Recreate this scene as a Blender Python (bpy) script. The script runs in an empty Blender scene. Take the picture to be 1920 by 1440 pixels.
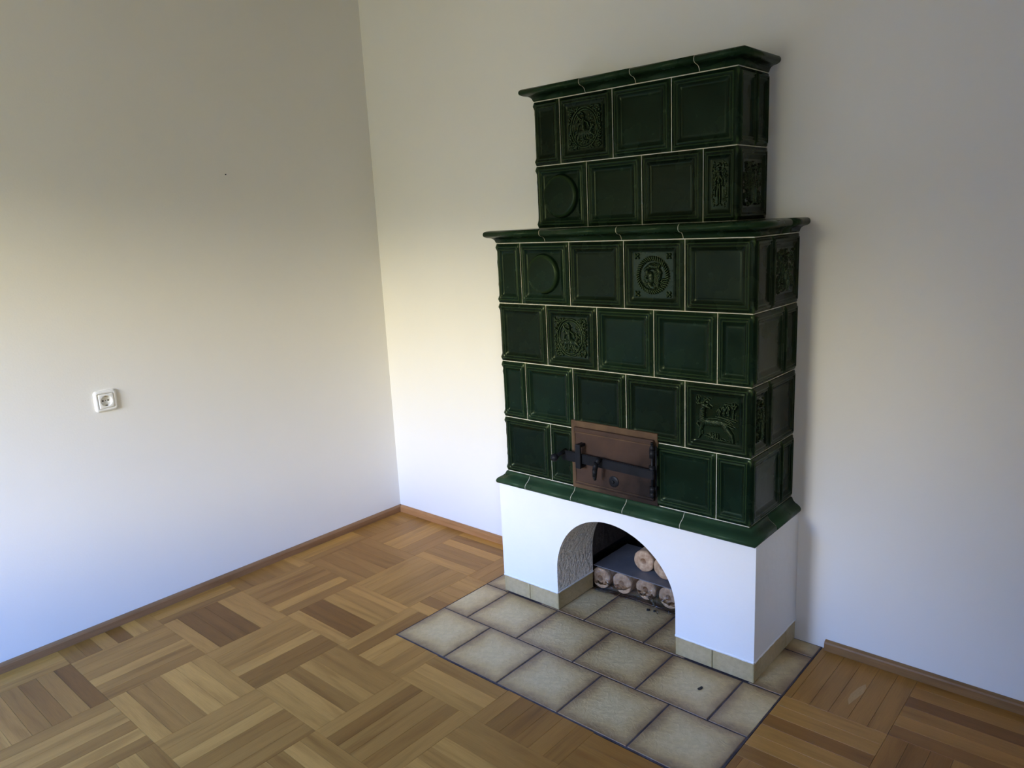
import bpy, bmesh, math, random
import numpy as np
from mathutils import Vector, noise
random.seed(7); rng = np.random.default_rng(7)
PI = math.pi

# ------------------------------------------------------------------ camera, world, light, exposure
sc = bpy.context.scene
col = sc.collection
cam = bpy.data.cameras.new('camera'); camo = bpy.data.objects.new('camera', cam); col.objects.link(camo)
camo.location = (3.00521, -2.40908, 1.47516)
camo.rotation_euler = (1.3585404, 0.0484712, 0.7217511)
cam.sensor_width = 36.0; cam.lens = 1415.067 / 1920 * 36.0; cam.clip_start = 0.05
sc.camera = camo

RX, RY, RH = 4.2, -4.0, 2.75          # room: x 0..RX, y RY..0, height
WIN = (0.40, 1.75, 0.78, 2.12)         # window in the wall behind the camera: x0, x1, z0, z1
FILL_WIN = (-3.75, -3.28, 0.95, 2.1)        # unseen opening added in the right wall for fill light: y0, y1, z0, z1
EXPOSURE = 0.0
w = bpy.data.worlds.new('sky'); sc.world = w; w.use_nodes = True
wn = w.node_tree.nodes; wl = w.node_tree.links
bg = wn['Background']
tc = wn.new('ShaderNodeTexCoord'); sp = wn.new('ShaderNodeSeparateXYZ'); rp = wn.new('ShaderNodeValToRGB')
wl.new(tc.outputs['Generated'], sp.inputs[0]); wl.new(sp.outputs['Z'], rp.inputs[0]); wl.new(rp.outputs[0], bg.inputs[0])
el = rp.color_ramp.elements
el[0].position = 0.0; el[0].color = (0.10, 0.10, 0.07, 1)          # ground and hedge outside
el[1].position = 0.75; el[1].color = (0.07, 0.23, 0.75, 1)
e = el.new(0.105); e.color = (0.16, 0.16, 0.11, 1)
e = el.new(0.15); e.color = (0.90, 0.82, 0.60, 1)                   # hazy bright low sky
e = el.new(0.21); e.color = (0.84, 0.78, 0.62, 1)
e = el.new(0.31); e.color = (0.12, 0.31, 0.84, 1)
bg.inputs[1].default_value = 72.0

po = bpy.data.lights.new('window_daylight', 'AREA'); po.shape = 'RECTANGLE'
po.size = WIN[1] - WIN[0]; po.size_y = WIN[3] - WIN[2]; po.cycles.is_portal = True
poo = bpy.data.objects.new('window_daylight', po); col.objects.link(poo)
poo.location = ((WIN[0] + WIN[1]) / 2, RY - 0.02, (WIN[2] + WIN[3]) / 2); poo.rotation_euler = (PI / 2, 0, 0)

po2 = bpy.data.lights.new('fill_window_portal', 'AREA'); po2.shape = 'RECTANGLE'  # portal for the added fill opening
po2.size = FILL_WIN[3] - FILL_WIN[2]; po2.size_y = FILL_WIN[1] - FILL_WIN[0]; po2.cycles.is_portal = True
poo2 = bpy.data.objects.new('fill_window_portal', po2); col.objects.link(poo2)
poo2.location = (RX + 0.02, (FILL_WIN[0] + FILL_WIN[1]) / 2, (FILL_WIN[2] + FILL_WIN[3]) / 2); poo2.rotation_euler = (0, PI / 2, 0)

sc.view_settings.view_transform = 'Standard'; sc.view_settings.look = 'None'
sc.view_settings.gamma = 1.0; sc.view_settings.use_curve_mapping = False
sc.view_settings.exposure = EXPOSURE
sc.cycles.max_bounces = 8; sc.cycles.diffuse_bounces = 6; sc.cycles.glossy_bounces = 3
sc.cycles.transparent_max_bounces = 12; sc.cycles.transmission_bounces = 4
sc.cycles.caustics_reflective = False; sc.cycles.caustics_refractive = False
sc.cycles.sample_clamp_indirect = 6.0

# ------------------------------------------------------------------ materials
def mat(name, base=(.5, .5, .5), rough=.5, metal=0.0, spec=.5, coat=0.0, tint=None):
    m = bpy.data.materials.new(name); m.use_nodes = True
    b = m.node_tree.nodes['Principled BSDF']
    b.inputs['Base Color'].default_value = (*base, 1); b.inputs['Roughness'].default_value = rough
    b.inputs['Metallic'].default_value = metal; b.inputs['Specular IOR Level'].default_value = spec; b.inputs['Specular Tint'].default_value = (*(tint or (1, 1, 1)), 1)
    b.inputs['Coat Weight'].default_value = coat; b.inputs['Coat Roughness'].default_value = .08
    return m, m.node_tree.nodes, m.node_tree.links, b
def N(ns, t, **k):
    n = ns.new(t)
    for a, v in k.items():
        if a in n.inputs: n.inputs[a].default_value = v
        else: setattr(n, a, v)
    return n
def ramp(ns, stops):
    r = ns.new('ShaderNodeValToRGB'); el = r.color_ramp.elements
    el[0].position, el[0].color = stops[0][0], (*stops[0][1], 1)
    el[1].position, el[1].color = stops[-1][0], (*stops[-1][1], 1)
    for p, c in stops[1:-1]:
        e = el.new(p); e.color = (*c, 1)
    return r
def bump(ns, ls, b, src, strength, dist):
    bp = N(ns, 'ShaderNodeBump'); bp.inputs['Strength'].default_value = strength; bp.inputs['Distance'].default_value = dist
    ls.new(src, bp.inputs['Height']); ls.new(bp.outputs[0], b.inputs['Normal'])
    return bp
def objco(ns, ls, scale=(1, 1, 1), which='Object'):
    t = ns.new('ShaderNodeTexCoord'); mp = ns.new('ShaderNodeMapping'); mp.inputs['Scale'].default_value = scale
    ls.new(t.outputs[which], mp.inputs[0]); return mp.outputs[0]
def noisy(name, c0, c1, rough, scale, bs, bd, metal=0., spec=.5, coat=0., detail=4, bscale=None, sv=(1, 1, 1), lo=.35, hi=.65):
    m, ns, ls, b = mat(name, c0, rough, metal, spec, coat)
    co = objco(ns, ls, sv)
    n = N(ns, 'ShaderNodeTexNoise', Scale=scale, Detail=detail); ls.new(co, n.inputs['Vector'])
    r = ramp(ns, [(lo, c0), (hi, c1)]); ls.new(n.outputs[0], r.inputs[0]); ls.new(r.outputs[0], b.inputs['Base Color'])
    n2 = N(ns, 'ShaderNodeTexNoise', Scale=bscale or scale * 4, Detail=4); ls.new(co, n2.inputs['Vector'])
    bump(ns, ls, b, n2.outputs[0], bs, bd)
    return m

M = {}
M['wall'] = noisy('painted_wall', (.80, .785, .745), (.82, .805, .765), .65, 1.5, .12, .002, spec=.3, bscale=160)
M['ceiling'] = noisy('ceiling_paint', (.50, .45, .36), (.54, .49, .40), .7, 1.5, .1, .002, spec=.2, bscale=120)
M['plaster'] = noisy('white_plaster', (.80, .80, .79), (.83, .83, .82), .6, 3, .25, .004, spec=.3, bscale=38)
M['rough_plaster'] = noisy('rough_plaster', (.84, .79, .72), (.92, .88, .82), .30, 14, 1.0, .020, spec=.7, bscale=75)
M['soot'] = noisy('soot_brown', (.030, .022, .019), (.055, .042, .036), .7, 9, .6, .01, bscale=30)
M['void'] = mat('black_void', (.006, .006, .006), .9)[0]
M['grout'] = noisy('pale_grout', (.60, .56, .44), (.72, .68, .56), .8, 20, .3, .001)
M['hearth_grout'] = noisy('dark_grout', (.030, .020, .024), (.075, .055, .060), .85, 25, .5, .002)
M['iron'] = noisy('black_iron', (.005, .006, .008), (.010, .011, .014), .45, 20, .3, .001, spec=.18, bscale=60)
def rusty(name, c0, c1, soot):
    m, ns, ls, b = mat(name, c0, .6, 0, .15)
    co = objco(ns, ls); n = N(ns, 'ShaderNodeTexNoise', Scale=14.0, Detail=6.0); ls.new(co, n.inputs['Vector'])
    r = ramp(ns, [(.35, c0), (.65, c1)]); ls.new(n.outputs[0], r.inputs[0])
    # soot stain towards the lower hinge corner of the plate
    sp_ = ns.new('ShaderNodeSeparateXYZ'); ls.new(co, sp_.inputs[0])
    u = N(ns, 'ShaderNodeMath', operation='MULTIPLY_ADD'); ls.new(sp_.outputs[0], u.inputs[0]); u.inputs[1].default_value = 2.2; ls.new(n.outputs[0], u.inputs[2])
    v = N(ns, 'ShaderNodeMath', operation='MULTIPLY_ADD'); ls.new(sp_.outputs[2], v.inputs[0]); v.inputs[1].default_value = -3.0; ls.new(u.outputs[0], v.inputs[2])
    r2 = ramp(ns, [(.45, (0, 0, 0)), (1.0, (1, 1, 1))]); ls.new(v.outputs[0], r2.inputs[0])
    mx = ns.new('ShaderNodeMix'); mx.data_type = 'RGBA'; ls.new(r2.outputs[0], mx.inputs['Factor']); ls.new(r.outputs[0], mx.inputs['A']); mx.inputs['B'].default_value = (*soot, 1)
    ls.new(mx.outputs['Result'], b.inputs['Base Color'])
    n2 = N(ns, 'ShaderNodeTexNoise', Scale=90.0, Detail=4.0); ls.new(co, n2.inputs['Vector']); bump(ns, ls, b, n2.outputs[0], .4, .002)
    return m
M['rust'] = rusty('rust_brown_iron', (.050, .030, .022), (.075, .042, .028), (.012, .008, .007))
M['frame_metal'] = rusty('worn_bronze_iron', (.085, .050, .028), (.13, .080, .042), (.02, .013, .010))
M['board'] = noisy('dark_sheet', (.11, .105, .11), (.16, .155, .16), .45, 7, .4, .003, sv=(1, 1, 1))
M['plastic'] = mat('white_plastic', (.83, .82, .78), .28, coat=.3)[0]
M['socket_dark'] = mat('socket_shadow_grey', (.62, .61, .57), .35)[0]
M['black'] = mat('black_plastic', (.01, .01, .01), .5)[0]
M['steel'] = mat('steel', (.5, .5, .48), .3, metal=1.)[0]
M['crumb'] = mat('soot_crumb', (.02, .016, .014), .8)[0]
M['pale_wood'] = noisy('pale_wood_patch', (.38, .215, .07), (.44, .26, .09), .5, 40, .1, .0005, sv=(8, 1, 1))

# glaze: dark green; ridges lighter from thinner glaze plus painted-in highlights
def glaze(name, dark, mid, light, rough, spec=.13, lo=.510, hi=.58):
    m, ns, ls, b = mat(name, mid, rough, 0, spec, 0, (.85, 1.0, .58))
    g = ns.new('ShaderNodeNewGeometry')
    co = objco(ns, ls)
    n = N(ns, 'ShaderNodeTexNoise', Scale=9.0, Detail=5.0); ls.new(co, n.inputs['Vector'])
    r1 = ramp(ns, [(.3, dark), (.7, mid)]); ls.new(n.outputs[0], r1.inputs[0])
    r2 = ramp(ns, [(lo, (0, 0, 0)), (hi, (1, 1, 1))]); ls.new(g.outputs['Pointiness'], r2.inputs[0])
    mx = ns.new('ShaderNodeMix'); mx.data_type = 'RGBA'
    ls.new(r2.outputs[0], mx.inputs['Factor']); ls.new(r1.outputs[0], mx.inputs['A']); mx.inputs['B'].default_value = (*light, 1)
    ls.new(mx.outputs['Result'], b.inputs['Base Color'])
    n2 = N(ns, 'ShaderNodeTexNoise', Scale=35.0, Detail=3.0); ls.new(co, n2.inputs['Vector'])
    bump(ns, ls, b, n2.outputs[0], .12, .003)
    r3 = ramp(ns, [(.3, (rough - .05,) * 3), (.75, (rough + .15,) * 3)]); ls.new(n.outputs[0], r3.inputs[0]); ls.new(r3.outputs[0], b.inputs['Roughness'])
    return m
M['glaze'] = glaze('dark_green_glaze', (.0030, .0065, .0042), (.0042, .0105, .0060), (.028, .050, .018), .22)
M['glaze2'] = glaze('green_glaze', (.0032, .0085, .0052), (.0048, .0155, .0088), (.030, .056, .020), .20)
M['glaze_relief'] = glaze('relief_green_glaze', (.0030, .0070, .0040), (.0045, .0130, .0065), (.085, .125, .060), .13, .26, .525, .62)
M['glaze_trim'] = glaze('moulding_green_glaze', (.004, .010, .006), (.007, .017, .010), (.012, .030, .014), .20)
M['glaze_base'] = glaze('base_moulding_green_glaze', (.008, .021, .012), (.011, .028, .016), (.020, .048, .024), .30)

# wood, driven by per-strip attributes: uv = metres along/across the grain, tone = colour
def wood(name, rough):
    m, ns, ls, b = mat(name, (.3, .2, .1), rough, 0, .19, 0)
    b.inputs['Coat Roughness'].default_value = .2
    uv = N(ns, 'ShaderNodeUVMap', uv_map='grain'); tone = N(ns, 'ShaderNodeAttribute', attribute_name='tone')
    mp = ns.new('ShaderNodeMapping'); mp.inputs['Scale'].default_value = (2.6, 26, 1); ls.new(uv.outputs[0], mp.inputs[0])
    n = N(ns, 'ShaderNodeTexNoise', Scale=1.0, Detail=5.0, Distortion=.6); ls.new(mp.outputs[0], n.inputs['Vector'])
    mp2 = ns.new('ShaderNodeMapping'); mp2.inputs['Scale'].default_value = (14, 420, 1); ls.new(uv.outputs[0], mp2.inputs[0])
    n2 = N(ns, 'ShaderNodeTexNoise', Scale=1.0, Detail=3.0); ls.new(mp2.outputs[0], n2.inputs['Vector'])
    r = ramp(ns, [(.30, (.72, .66, .58)), (.48, (1, 1, 1)), (.70, (1.16, 1.17, 1.2))]); ls.new(n.outputs[0], r.inputs[0])
    r2 = ramp(ns, [(.3, (.86, .85, .83)), (.6, (1.05, 1.05, 1.05))]); ls.new(n2.outputs[0], r2.inputs[0])
    m1 = ns.new('ShaderNodeMix'); m1.data_type = 'RGBA'; m1.blend_type = 'MULTIPLY'; m1.inputs['Factor'].default_value = .8
    ls.new(tone.outputs['Color'], m1.inputs['A']); ls.new(r.outputs[0], m1.inputs['B'])
    m2 = ns.new('ShaderNodeMix'); m2.data_type = 'RGBA'; m2.blend_type = 'MULTIPLY'; m2.inputs['Factor'].default_value = .8
    ls.new(m1.outputs['Result'], m2.inputs['A']); ls.new(r2.outputs[0], m2.inputs['B'])
    ls.new(m2.outputs['Result'], b.inputs['Base Color'])
    bump(ns, ls, b, n2.outputs[0], .08, .0006)
    return m
M['wood'] = wood('oak_parquet', .34)
M['skirt'] = wood('oak_skirting', .42)

# stoneware: sandy centre, brown flamed rim (glaze colour of each tile), uv 0..1 per whole tile
def stoneware(name, c_mid, c_in, c_rim, rough):
    m, ns, ls, b = mat(name, c_mid, rough, 0, .5)
    uv = N(ns, 'ShaderNodeUVMap', uv_map='tile'); s = ns.new('ShaderNodeSeparateXYZ')
    co = objco(ns, ls)
    n = N(ns, 'ShaderNodeTexNoise', Scale=9.0, Detail=6.0, Distortion=.8); ls.new(co, n.inputs['Vector'])
    ls.new(uv.outputs[0], s.inputs[0])
    def edge(o):
        a = N(ns, 'ShaderNodeMath', operation='SUBTRACT'); ls.new(o, a.inputs[0]); a.inputs[1].default_value = .5
        c = N(ns, 'ShaderNodeMath', operation='ABSOLUTE'); ls.new(a.outputs[0], c.inputs[0]); return c.outputs[0]
    mx = N(ns, 'ShaderNodeMath', operation='SMOOTH_MAX'); mx.inputs[2].default_value = .12
    ls.new(edge(s.outputs[0]), mx.inputs[0]); ls.new(edge(s.outputs[1]), mx.inputs[1])
    a = N(ns, 'ShaderNodeMath', operation='MULTIPLY_ADD'); ls.new(n.outputs[0], a.inputs[0]); a.inputs[1].default_value = .22; ls.new(mx.outputs[0], a.inputs[2])
    r = ramp(ns, [(.26, c_in), (.46, c_mid), (.61, c_rim)]); ls.new(a.outputs[0], r.inputs[0])
    n3 = N(ns, 'ShaderNodeTexNoise', Scale=55.0, Detail=6.0, Distortion=.6); ls.new(co, n3.inputs['Vector'])
    r3 = ramp(ns, [(.32, (.90, .89, .87)), (.64, (1.05, 1.05, 1.05))]); ls.new(n3.outputs[0], r3.inputs[0])
    mm = ns.new('ShaderNodeMix'); mm.data_type = 'RGBA'; mm.blend_type = 'MULTIPLY'; mm.inputs['Factor'].default_value = 1.0
    ls.new(r.outputs[0], mm.inputs['A']); ls.new(r3.outputs[0], mm.inputs['B']); ls.new(mm.outputs['Result'], b.inputs['Base Color'])
    n2 = N(ns, 'ShaderNodeTexNoise', Scale=26.0, Detail=8.0, Distortion=1.2); n2.inputs['Roughness'].default_value = .62; ls.new(co, n2.inputs['Vector'])
    bump(ns, ls, b, n2.outputs[0], .6, .006)
    return m
M['stoneware'] = stoneware('sand_brown_stoneware', (.51, .362, .170), (.60, .465, .25), (.22, .130, .06), .36)
M['stoneware_skirt'] = stoneware('skirting_stoneware', (.42, .325, .155), (.46, .36, .20), (.27, .180, .08), .40)
M['briquette'] = noisy('pressed_wood', (.36, .20, .10), (.62, .42, .25), .75, 60, .8, .003, bscale=140, lo=.3, hi=.7)
m, ns, ls, b = mat('clear_film'); M['film'] = m
ns.remove(b); out = ns['Material Output']
tr = N(ns, 'ShaderNodeBsdfTransparent'); tr.inputs[0].default_value = (.96, .95, .95, 1)
gl = N(ns, 'ShaderNodeBsdfGlossy', Roughness=.06); fr = N(ns, 'ShaderNodeFresnel', IOR=1.75)
ms = ns.new('ShaderNodeMixShader'); ls.new(fr.outputs[0], ms.inputs[0]); ls.new(tr.outputs[0], ms.inputs[1]); ls.new(gl.outputs[0], ms.inputs[2]); ls.new(ms.outputs[0], out.inputs[0])
nf = N(ns, 'ShaderNodeTexNoise', Scale=28.0, Detail=2.0, Distortion=2.5); ls.new(objco(ns, ls), nf.inputs['Vector'])
bp = N(ns, 'ShaderNodeBump'); bp.inputs['Strength'].default_value = 1.0; bp.inputs['Distance'].default_value = .045
ls.new(nf.outputs[0], bp.inputs['Height']); ls.new(bp.outputs[0], gl.inputs['Normal'])

# ------------------------------------------------------------------ helpers
def link(name, me, m=None, parent=None):
    o = bpy.data.objects.new(name, me); col.objects.link(o)
    if m is not None: me.materials.append(m)
    if parent is not None: o.parent = parent
    return o
def obj(name, bm, m, parent=None, smooth=False, loc=None):
    me = bpy.data.meshes.new(name)
    if loc is not None: bmesh.ops.translate(bm, verts=bm.verts, vec=-Vector(loc))
    bm.to_mesh(me); bm.free()
    if smooth: me.polygons.foreach_set('use_smooth', [True] * len(me.polygons))
    o = link(name, me, m, parent)
    if loc is not None: o.location = loc
    return o
def empty(name, loc, label, cat, group=None):
    o = bpy.data.objects.new(name, None); col.objects.link(o); o.location = loc; o.empty_display_size = .1
    tag(o, label, cat, group); return o
def tag(o, label, cat, group=None):
    o['label'] = label; o['category'] = cat
    if group: o['group'] = group
    return o
def struct(o): o['kind'] = 'structure'; return o
def box(bm, x0, x1, y0, y1, z0, z1):
    v = [bm.verts.new(p) for p in ((x0,y0,z0),(x1,y0,z0),(x1,y1,z0),(x0,y1,z0),(x0,y0,z1),(x1,y0,z1),(x1,y1,z1),(x0,y1,z1))]
    for f in ((0,3,2,1),(4,5,6,7),(0,1,5,4),(1,2,6,5),(2,3,7,6),(3,0,4,7)): bm.faces.new([v[i] for i in f])
def bbox(x0, x1, y0, y1, z0, z1, bev=0, seg=2):
    bm = bmesh.new(); box(bm, x0, x1, y0, y1, z0, z1)
    if bev: bmesh.ops.bevel(bm, geom=bm.edges[:], offset=bev, segments=seg, affect='EDGES', profile=.5)
    return bm
def tube(bm, a, b2, r0, r1=None, n=12, cap=True):
    a = Vector(a); b2 = Vector(b2); r1 = r0 if r1 is None else r1
    d = (b2 - a).normalized(); u = d.orthogonal().normalized(); v = d.cross(u)
    A = [bm.verts.new(a + (u * math.cos(2*PI*i/n) + v * math.sin(2*PI*i/n)) * r0) for i in range(n)]
    B = [bm.verts.new(b2 + (u * math.cos(2*PI*i/n) + v * math.sin(2*PI*i/n)) * r1) for i in range(n)]
    for i in range(n): bm.faces.new((A[i], A[(i+1) % n], B[(i+1) % n], B[i]))
    if cap: bm.faces.new(A[::-1]); bm.faces.new(B)
def lathe(bm, c, axis, prof, n=40, ref=None):
    # prof: (radius, height along axis)
    c = Vector(c); d = Vector(axis).normalized(); u = (Vector(ref) if ref else d.orthogonal()).normalized(); v = d.cross(u)
    rings = []
    for r, h in prof:
        if r < 1e-6: rings.append([bm.verts.new(c + d * h)]); continue
        rings.append([bm.verts.new(c + d*h + (u*math.cos(2*PI*i/n) + v*math.sin(2*PI*i/n))*r) for i in range(n)])
    for A, B in zip(rings, rings[1:]):
        for i in range(n):
            j = (i+1) % n
            if len(A) == 1 and len(B) == 1: continue
            if len(A) == 1: bm.faces.new((A[0], B[j], B[i]))
            elif len(B) == 1: bm.faces.new((A[i], A[j], B[0]))
            else: bm.faces.new((A[i], A[j], B[j], B[i]))

# ------------------------------------------------------------------ measured layout
P, H2, PZ = .22, .1108, .2192                 # tile width, half tile, row pitch
XL, D, Z0 = 1.0906, .3238, .5212; XR = XL + 4*P + H2; Z4 = Z0 + 4*PZ
UXL, UD, U0, UZ = 1.2003, .2075, 1.4436, .2212; UXR = UXL + 3*P + H2; U2 = U0 + 2*UZ
BL, BR, BD, ZB, ZW = 1.0518, 2.1115, .3393, .4732, .0736
JL, JR, JB = 1.3287, 1.8335, .1096
HXL, HXR, HY = .9513, 2.205, .8319

# ------------------------------------------------------------------ room shell
bm = bmesh.new(); box(bm, -.2, 0, RY-.3, .3, -.02, RH); struct(obj('wall_left', bm, M['wall']))
bm = bmesh.new()                                  # the stove goes on through this wall: an opening behind it
box(bm, 0, 1.15, 0, .3, -.02, RH); box(bm, 1.92, RX, 0, .3, -.02, RH); box(bm, 1.15, 1.92, 0, .3, .44, RH)
wall_back = struct(obj('wall_back', bm, M['wall']))
bm = bmesh.new(); a, b_, c, d = FILL_WIN
box(bm, RX, RX+.2, RY-.3, a, -.02, RH); box(bm, RX, RX+.2, b_, .3, -.02, RH); box(bm, RX, RX+.2, a, b_, -.02, c); box(bm, RX, RX+.2, a, b_, d, RH)
struct(obj('wall_right', bm, M['wall']))
wf = bpy.data.objects.new('fill_window', None); col.objects.link(wf); wf.location = (RX+.1, a, c); struct(wf)  # unseen window, added as soft fill from the right
for y0, y1, z0, z1 in ((0, .04, 0, d-c), (b_-a-.04, b_-a, 0, d-c), (0, b_-a, 0, .04), (0, b_-a, d-c-.04, d-c)):
    obj('window_frame', bbox(-.03, .03, y0, y1, z0, z1, .004), M['plastic'], wf)
bm = bmesh.new(); a, b_, c, d = WIN
box(bm, 0, a, RY-.3, RY, -.02, RH); box(bm, b_, RX, RY-.3, RY, -.02, RH); box(bm, a, b_, RY-.3, RY, -.02, c); box(bm, a, b_, RY-.3, RY, d, RH)
struct(obj('wall_front', bm, M['wall']))
bm = bmesh.new(); box(bm, -.2, RX+.2, RY-.3, .3, RH, RH+.1); struct(obj('ceiling', bm, M['ceiling']))
wf = bpy.data.objects.new('window_1', None); col.objects.link(wf); wf.location = (a, RY-.12, c); struct(wf)
for x0, x1, z0, z1 in ((a, a+.06, c, d), (b_-.06, b_, c, d), ((a+b_)/2-.04, (a+b_)/2+.04, c, d), (a, b_, c, c+.06), (a, b_, d-.06, d)):
    bm = bbox(x0-a, x1-a, -.03, .03, z0-c, z1-c, .004); obj('window_frame', bm, M['plastic'], wf)
obj('window_sill', bbox(-.04, b_-a+.04, .04, .18, -.03, 0, .006), M['plastic'], wf)

M['blocker'] = noisy('brown_blocker', (.16, .13, .09), (.20, .17, .12), .8, 2, .2, .01)
bm = bmesh.new(); box(bm, -3.5, -.5, RY-8.3, RY-.3, -.6, 3.3); struct(obj('added_light_blocker', bm, M['blocker']))   # unseen block added outside to keep low sky off the right side

# ------------------------------------------------------------------ floor: parquet strips in basket weave
C_LO = np.array((.170, .062, .009)); C_HI = np.array((.545, .275, .064))
def tonecol(t):
    t = max(0, min(10, t)) / 9
    c = C_LO + (C_HI - C_LO) * t
    c = c * np.array((1 + random.uniform(-.01, .01), 1, 1 + random.uniform(-.02, .02)))
    return (*c, 1)
XB = [0, .148, .491, .834, 1.177, 1.51, 1.845, 2.175, 2.507, 2.84, 3.173, 3.506, 3.84, RX]
YB = [-.335*k for k in range(14)] + [RY]
GAP = .0002
def clip_hearth(r):
    x0, x1, y0, y1 = r; hx0, hx1, hy = HXL-.003, HXR+.003, -HY-.003
    if x1 <= hx0 or x0 >= hx1 or y1 <= hy: return [r]
    out = []
    if x0 < hx0: out.append((x0, hx0, y0, y1))
    if x1 > hx1: out.append((hx1, x1, y0, y1))
    xa, xb = max(x0, hx0), min(x1, hx1)
    if y0 < hy: out.append((xa, xb, y0, hy))
    return [q for q in out if q[1]-q[0] > .004 and q[3]-q[2] > .004]
def strip_geo(r, alongx, ox, oy):
    x0, x1, y0, y1 = r; g = GAP; k = .0004
    x0 += g; x1 -= g; y0 += g; y1 -= g
    vs = [(x0,y0,-.012),(x1,y0,-.012),(x1,y1,-.012),(x0,y1,-.012),
          (x0,y0,-.0007),(x1,y0,-.0007),(x1,y1,-.0007),(x0,y1,-.0007),
          (x0+k,y0+k,0),(x1-k,y0+k,0),(x1-k,y1-k,0),(x0+k,y1-k,0)]
    fs = [(0,1,5,4),(1,2,6,5),(2,3,7,6),(3,0,4,7),(4,5,9,8),(5,6,10,9),(6,7,11,10),(7,4,8,11),(8,9,10,11)]
    uv = [((x+ox, y+oy) if alongx else (y+ox, x+oy)) for x, y, z in vs]
    return vs, fs, uv
def wood_mesh(name, geos):
    V, F, UV, T = [], [], [], []
    for vs, fs, uv, c in geos:
        n = len(V); V += vs
        for f in fs:
            F.append(tuple(i+n for i in f)); UV += [uv[i] for i in f]; T += [c]*len(f)
    me = bpy.data.meshes.new(name); me.from_pydata(V, [], F)
    l = me.uv_layers.new(name='grain'); l.data.foreach_set('uv', [q for p in UV for q in p])
    ca = me.color_attributes.new('tone', 'FLOAT_COLOR', 'CORNER'); ca.data.foreach_set('color', [q for p in T for q in p])
    return me
# tones per block (column, row): six strips, far/left first; 0 dark .. 9 pale
TONES = {(0,0):(6,5,4,4,4,3),(0,1):(7,7,4),(0,2):(7,5,4,3,3,3),(0,3):(5,6,3),(0,4):(4,7,1,5,2,3),(0,5):(6,6,5),
 (1,0):(4,4,7,7,4,4),(1,1):(4,3,3,4,3,4),(1,2):(5,4,4,3,7,3),(1,3):(6,6,1,1,1,6),(1,4):(5,5,4,7,4,3),(1,5):(1,4,2,3,5,7),
 (2,0):(7,3,7,4,4,7),(2,1):(6,6,5,4,5,5),(2,2):(7,5,6,1,1,7),(2,3):(5,5,4,7,2,2),(2,4):(6,8,8,4,4,7),(2,5):(4,6,6,3,7,3),
 (3,0):(5,4,5,5,5,5),(3,1):(7,7,5,5,2,7),(3,2):(6,2,7,6,4,5),(3,3):(4,4,6,3,7,6),(3,4):(5,5,7,3,4,4),
 (4,2):(4,4,4,4,7,6),(4,3):(5,2,4,4,3,5),(5,2):(4,2,2,3,4,3),(5,3):(4,4,7,5,7,4),(6,2):(3,3,4,3,4,3),
 (7,0):(4,4,4,4,4,4),(7,1):(6,6,2,6,6,3),(8,0):(4,4,1,4,5,2),(8,1):(3,2,2,4,2,3),(7,2):(3,4,2,4,3,4)}
if 0: TONES = {
}
bm = bmesh.new(); box(bm, 0, RX, RY, 0, -.06, -.004); box(bm, 1.15, 1.92, 0, .3, -.06, -.004)
floor = struct(obj('floor', bm, M['hearth_grout']))
cand = []
for i in range(len(XB)-1):
    for j in range(len(YB)-1):
        if YB[j+1] >= YB[j]: continue
        x0, x1, y1, y0 = XB[i], XB[i+1], YB[j], YB[j+1]
        alongx = (i + j) % 2 == 0                  # first column (i=0) is the cut one by the wall
        tones = TONES.get((i, j)) or [random.choice((3, 4, 4, 5, 5, 5, 6, 6, 7)) for _ in range(6)]
        n = 6
        for k in range(n):
            if alongx: r = (x0, x1, y1-(y1-y0)*(k+1)/n, y1-(y1-y0)*k/n)
            else:
                xs = x0; wd = (x1-x0)/n
                if i == 0: wd = .148/3;  n_ = 3
                if i == 0 and k >= 3: continue
                r = (xs+wd*k, xs+wd*(k+1), y0, y1)
            for q in clip_hearth(r):
                cx, cy = (q[0]+q[1])/2, (q[2]+q[3])/2
                cand.append((q, alongx, tones[k], cx, cy, (i*31+j*17+tones[k]*7)))
from mathutils import Matrix
Minv = (Matrix.Translation(camo.location) @ camo.rotation_euler.to_matrix().to_4x4()).inverted()
def inview(q):
    for x in (q[0], q[1]):
        for y in (q[2], q[3]):
            p = Minv @ Vector((x, y, 0))
            if p.z < -.05 and abs(p.x/p.z)*1415 < 990 and abs(p.y/p.z)*1415 < 750: return True
    return False
rest, nin = [], 0
cand.sort(key=lambda c: (c[3]-3.0)**2 + (c[4]+2.4)**2)
for q, ax, t, cx, cy, sd in cand:
    vs, fs, uv = strip_geo(q, ax, (sd*1.37) % 9, (sd*2.71) % 9); random.seed(sd); c = tonecol(t)
    if inview(q) and nin < 300:
        nin += 1
        vs = [(x-cx, y-cy, z) for x, y, z in vs]
        o = link('parquet_strip', wood_mesh('parquet_strip', [(vs, fs, uv, c)]), M['wood'], floor); o.location = (cx, cy, 0)
    else: rest.append((vs, fs, uv, c))
o = link('parquet', wood_mesh('parquet', rest), M['wood'], floor); o['kind'] = 'stuff'
print('strips in view', nin)
# diamond shaped wooden patch let into the block right of the hearth
bm = bmesh.new()
pts = [(2.386,-.128),(2.394,-.150),(2.394,-.185),(2.378,-.263),(2.368,-.240),(2.366,-.205),(2.374,-.160)]
f = bm.faces.new([bm.verts.new((x, y, .0004)) for x, y in pts]); f.normal_update()
if f.normal.z < 0: f.normal_flip()
r = bmesh.ops.extrude_face_region(bm, geom=[f]); bmesh.ops.translate(bm, verts=[v for v in r['geom'] if isinstance(v, bmesh.types.BMVert)], vec=(0, 0, -.003))
o = obj('wood_patch', bm, M['pale_wood'], floor); o['label'] = 'pale diamond shaped patch let into a dark strip'

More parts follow.
